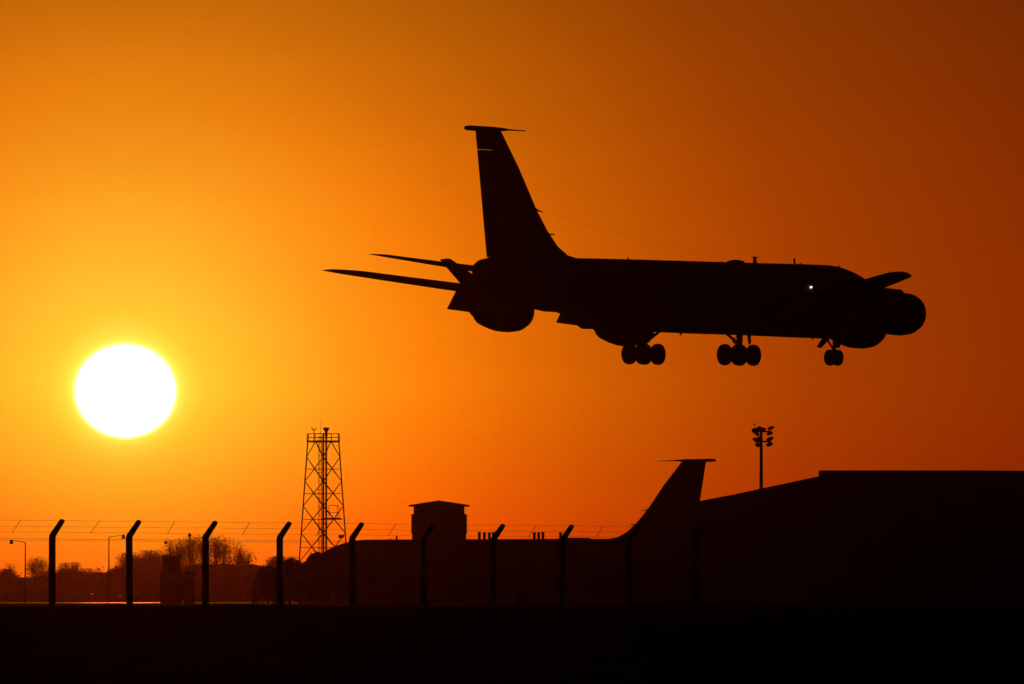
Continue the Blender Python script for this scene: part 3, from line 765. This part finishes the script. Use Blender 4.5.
# ------------------------------------------------------------------ fence
A0 = Vector((-9.58, 225.0, 0)); ST = Vector((1.53, 2.4, 0))
root = empty('perimeter_fence', A0 - ST * 2, 'security fence of cranked concrete posts carrying strands of barbed wire', 'fence')
o0 = root.location.copy()
CR = 2.86      # height of the crank
ARM = Vector((.222, -.12, .345))
LEAN = ARM
def fp(i): return A0 + ST * i
for i in range(-2, 10):
    p = fp(i) - o0; b = MB(); j = random.uniform(-.012, .012)
    base = Vector((p.x, p.y, -.3)); kn = Vector((p.x + j, p.y, CR)); tip = kn + ARM * 1.0
    dirn = ST.normalized(); side = Vector((dirn.y, -dirn.x, 0))
    def rect(c, n_, w_, h_): return [c + dirn * sx * w_ / 2 + n_ * sy * h_ / 2 for sx, sy in ((-1, -1), (1, -1), (1, 1), (-1, 1))]
    an = ARM.normalized().cross(dirn).normalized()
    if an.dot(side) < 0: an = -an
    bis = (side + an).normalized()
    b.loft([rect(base, side, .105, .118), rect(Vector((p.x, p.y, 1.4)), side, .10, .11), rect(kn + Vector((0, 0, -.03)), side, .095, .108), rect(kn + Vector((0.01, 0, .03)), bis, .095, .108), rect(tip - ARM * .06, an, .085, .08), rect(tip, an, .075, .06)])
    b.build('fence_post', MT['concrete'], root)
def strand(off, r_=.0022, sag=.012, barbs=True):
    b = MB()
    for i in range(-2, 9):
        a = fp(i) - o0 + off; c_ = fp(i + 1) - o0 + off
        pp = [a.lerp(c_, t_ / 4) - Vector((0, 0, sag * (1 - (t_ / 2 - 1) ** 2))) for t_ in range(5)]
        b.tube(pp, r_, 4, False)
        if barbs:
            for q_ in range(1, 24):
                m_ = a.lerp(c_, q_ / 24) - Vector((0, 0, sag * .8)); w_ = random.uniform(-.02, .02)
                b.tube([m_ + Vector((-.009, w_, -.012)), m_ + Vector((.009, -w_, .012))], .0015, 3, False)
    b.build('barbed_wire' if barbs else 'line_wire', MT['wire'], root)
k0 = Vector((0, 0, CR))
for f in (.98, .62, .28): strand(k0 + ARM * f)
strand(Vector((.06, -.03, CR - .05)), .0036, .004, False); strand(Vector((.06, -.03, CR - .085)), .0028, .004, False)
for i in range(-2, 9):
    m_ = fp(i) + ST * .465 - o0 + k0; b = MB(); j = random.uniform(-.03, .03)
    b.tube([m_ + ARM * .2, m_ + ARM * 1.0 + Vector((j, 0, 0))], .006, 5); b.build('wire_spacer', MT['wire'], root)

# ------------------------------------------------------------------ grassy bank in front of the fence
rng = random.Random(5); b = MB(); n = 320; rows = []
cz = []
for i in range(n + 1):
    x = -80 + 160 * i / n
    cz.append(1.43 + .012 * math.sin(x * .9) + .010 * math.sin(x * 2.3 + 1) + rng.uniform(-.006, .006))
for y, f in ((170, -.02), (186, .45), (196, .85), (203, .985), (207, 1.0), (211, .97), (217, .7), (223, .1), (224.5, -.02)):
    rows.append([(-80 + 160 * i / n, y, cz[i] * f) for i in range(n + 1)])
b.add([p for r_ in rows for p in r_], [(j * (n + 1) + i, j * (n + 1) + i + 1, (j + 1) * (n + 1) + i + 1, (j + 1) * (n + 1) + i) for j in range(len(rows) - 1) for i in range(n)])
tag(b.build('grass_bank', gm), kind='structure')
g = MB()
for i in range(15000):
    x = rng.uniform(-26, 26); y = rng.uniform(195, 210); k = (x + 80) / 160 * n
    f = .85 + .135 * (y - 196) / 7 if y < 203 else 1.0
    z = cz[int(k)] * min(f, .99) - .01; hgt = rng.uniform(.02, .07) * (1.5 if rng.random() < .02 else 1); dx_ = rng.uniform(-.03, .03); w_ = rng.uniform(.003, .007)
    g.add([(x - w_, y, z), (x + w_, y, z), (x + dx_, y + rng.uniform(-.02, .02), z + hgt)], [(0, 1, 2)])
tag(g.build('grass', gm), 'short rough grass along the crest of the bank below the fence', 'grass', kind='stuff')

# ------------------------------------------------------------------ haze
hz = MB(); hz.box(-700, 700, -40, 3300, -1.5, 60)
hm = bpy.data.materials.new('haze_air'); hm.use_nodes = True; hn = hm.node_tree; hn.nodes.clear()
pv = hn.nodes.new('ShaderNodeVolumePrincipled'); pv.inputs['Color'].default_value = (1.0, .40, .2, 1); pv.inputs['Density'].default_value = HAZE_DENSITY; pv.inputs['Anisotropy'].default_value = HAZE_G
ho = hn.nodes.new('ShaderNodeOutputMaterial'); hn.links.new(pv.outputs[0], ho.inputs['Volume'])
tag(hz.build('haze', hm), kind='stuff')
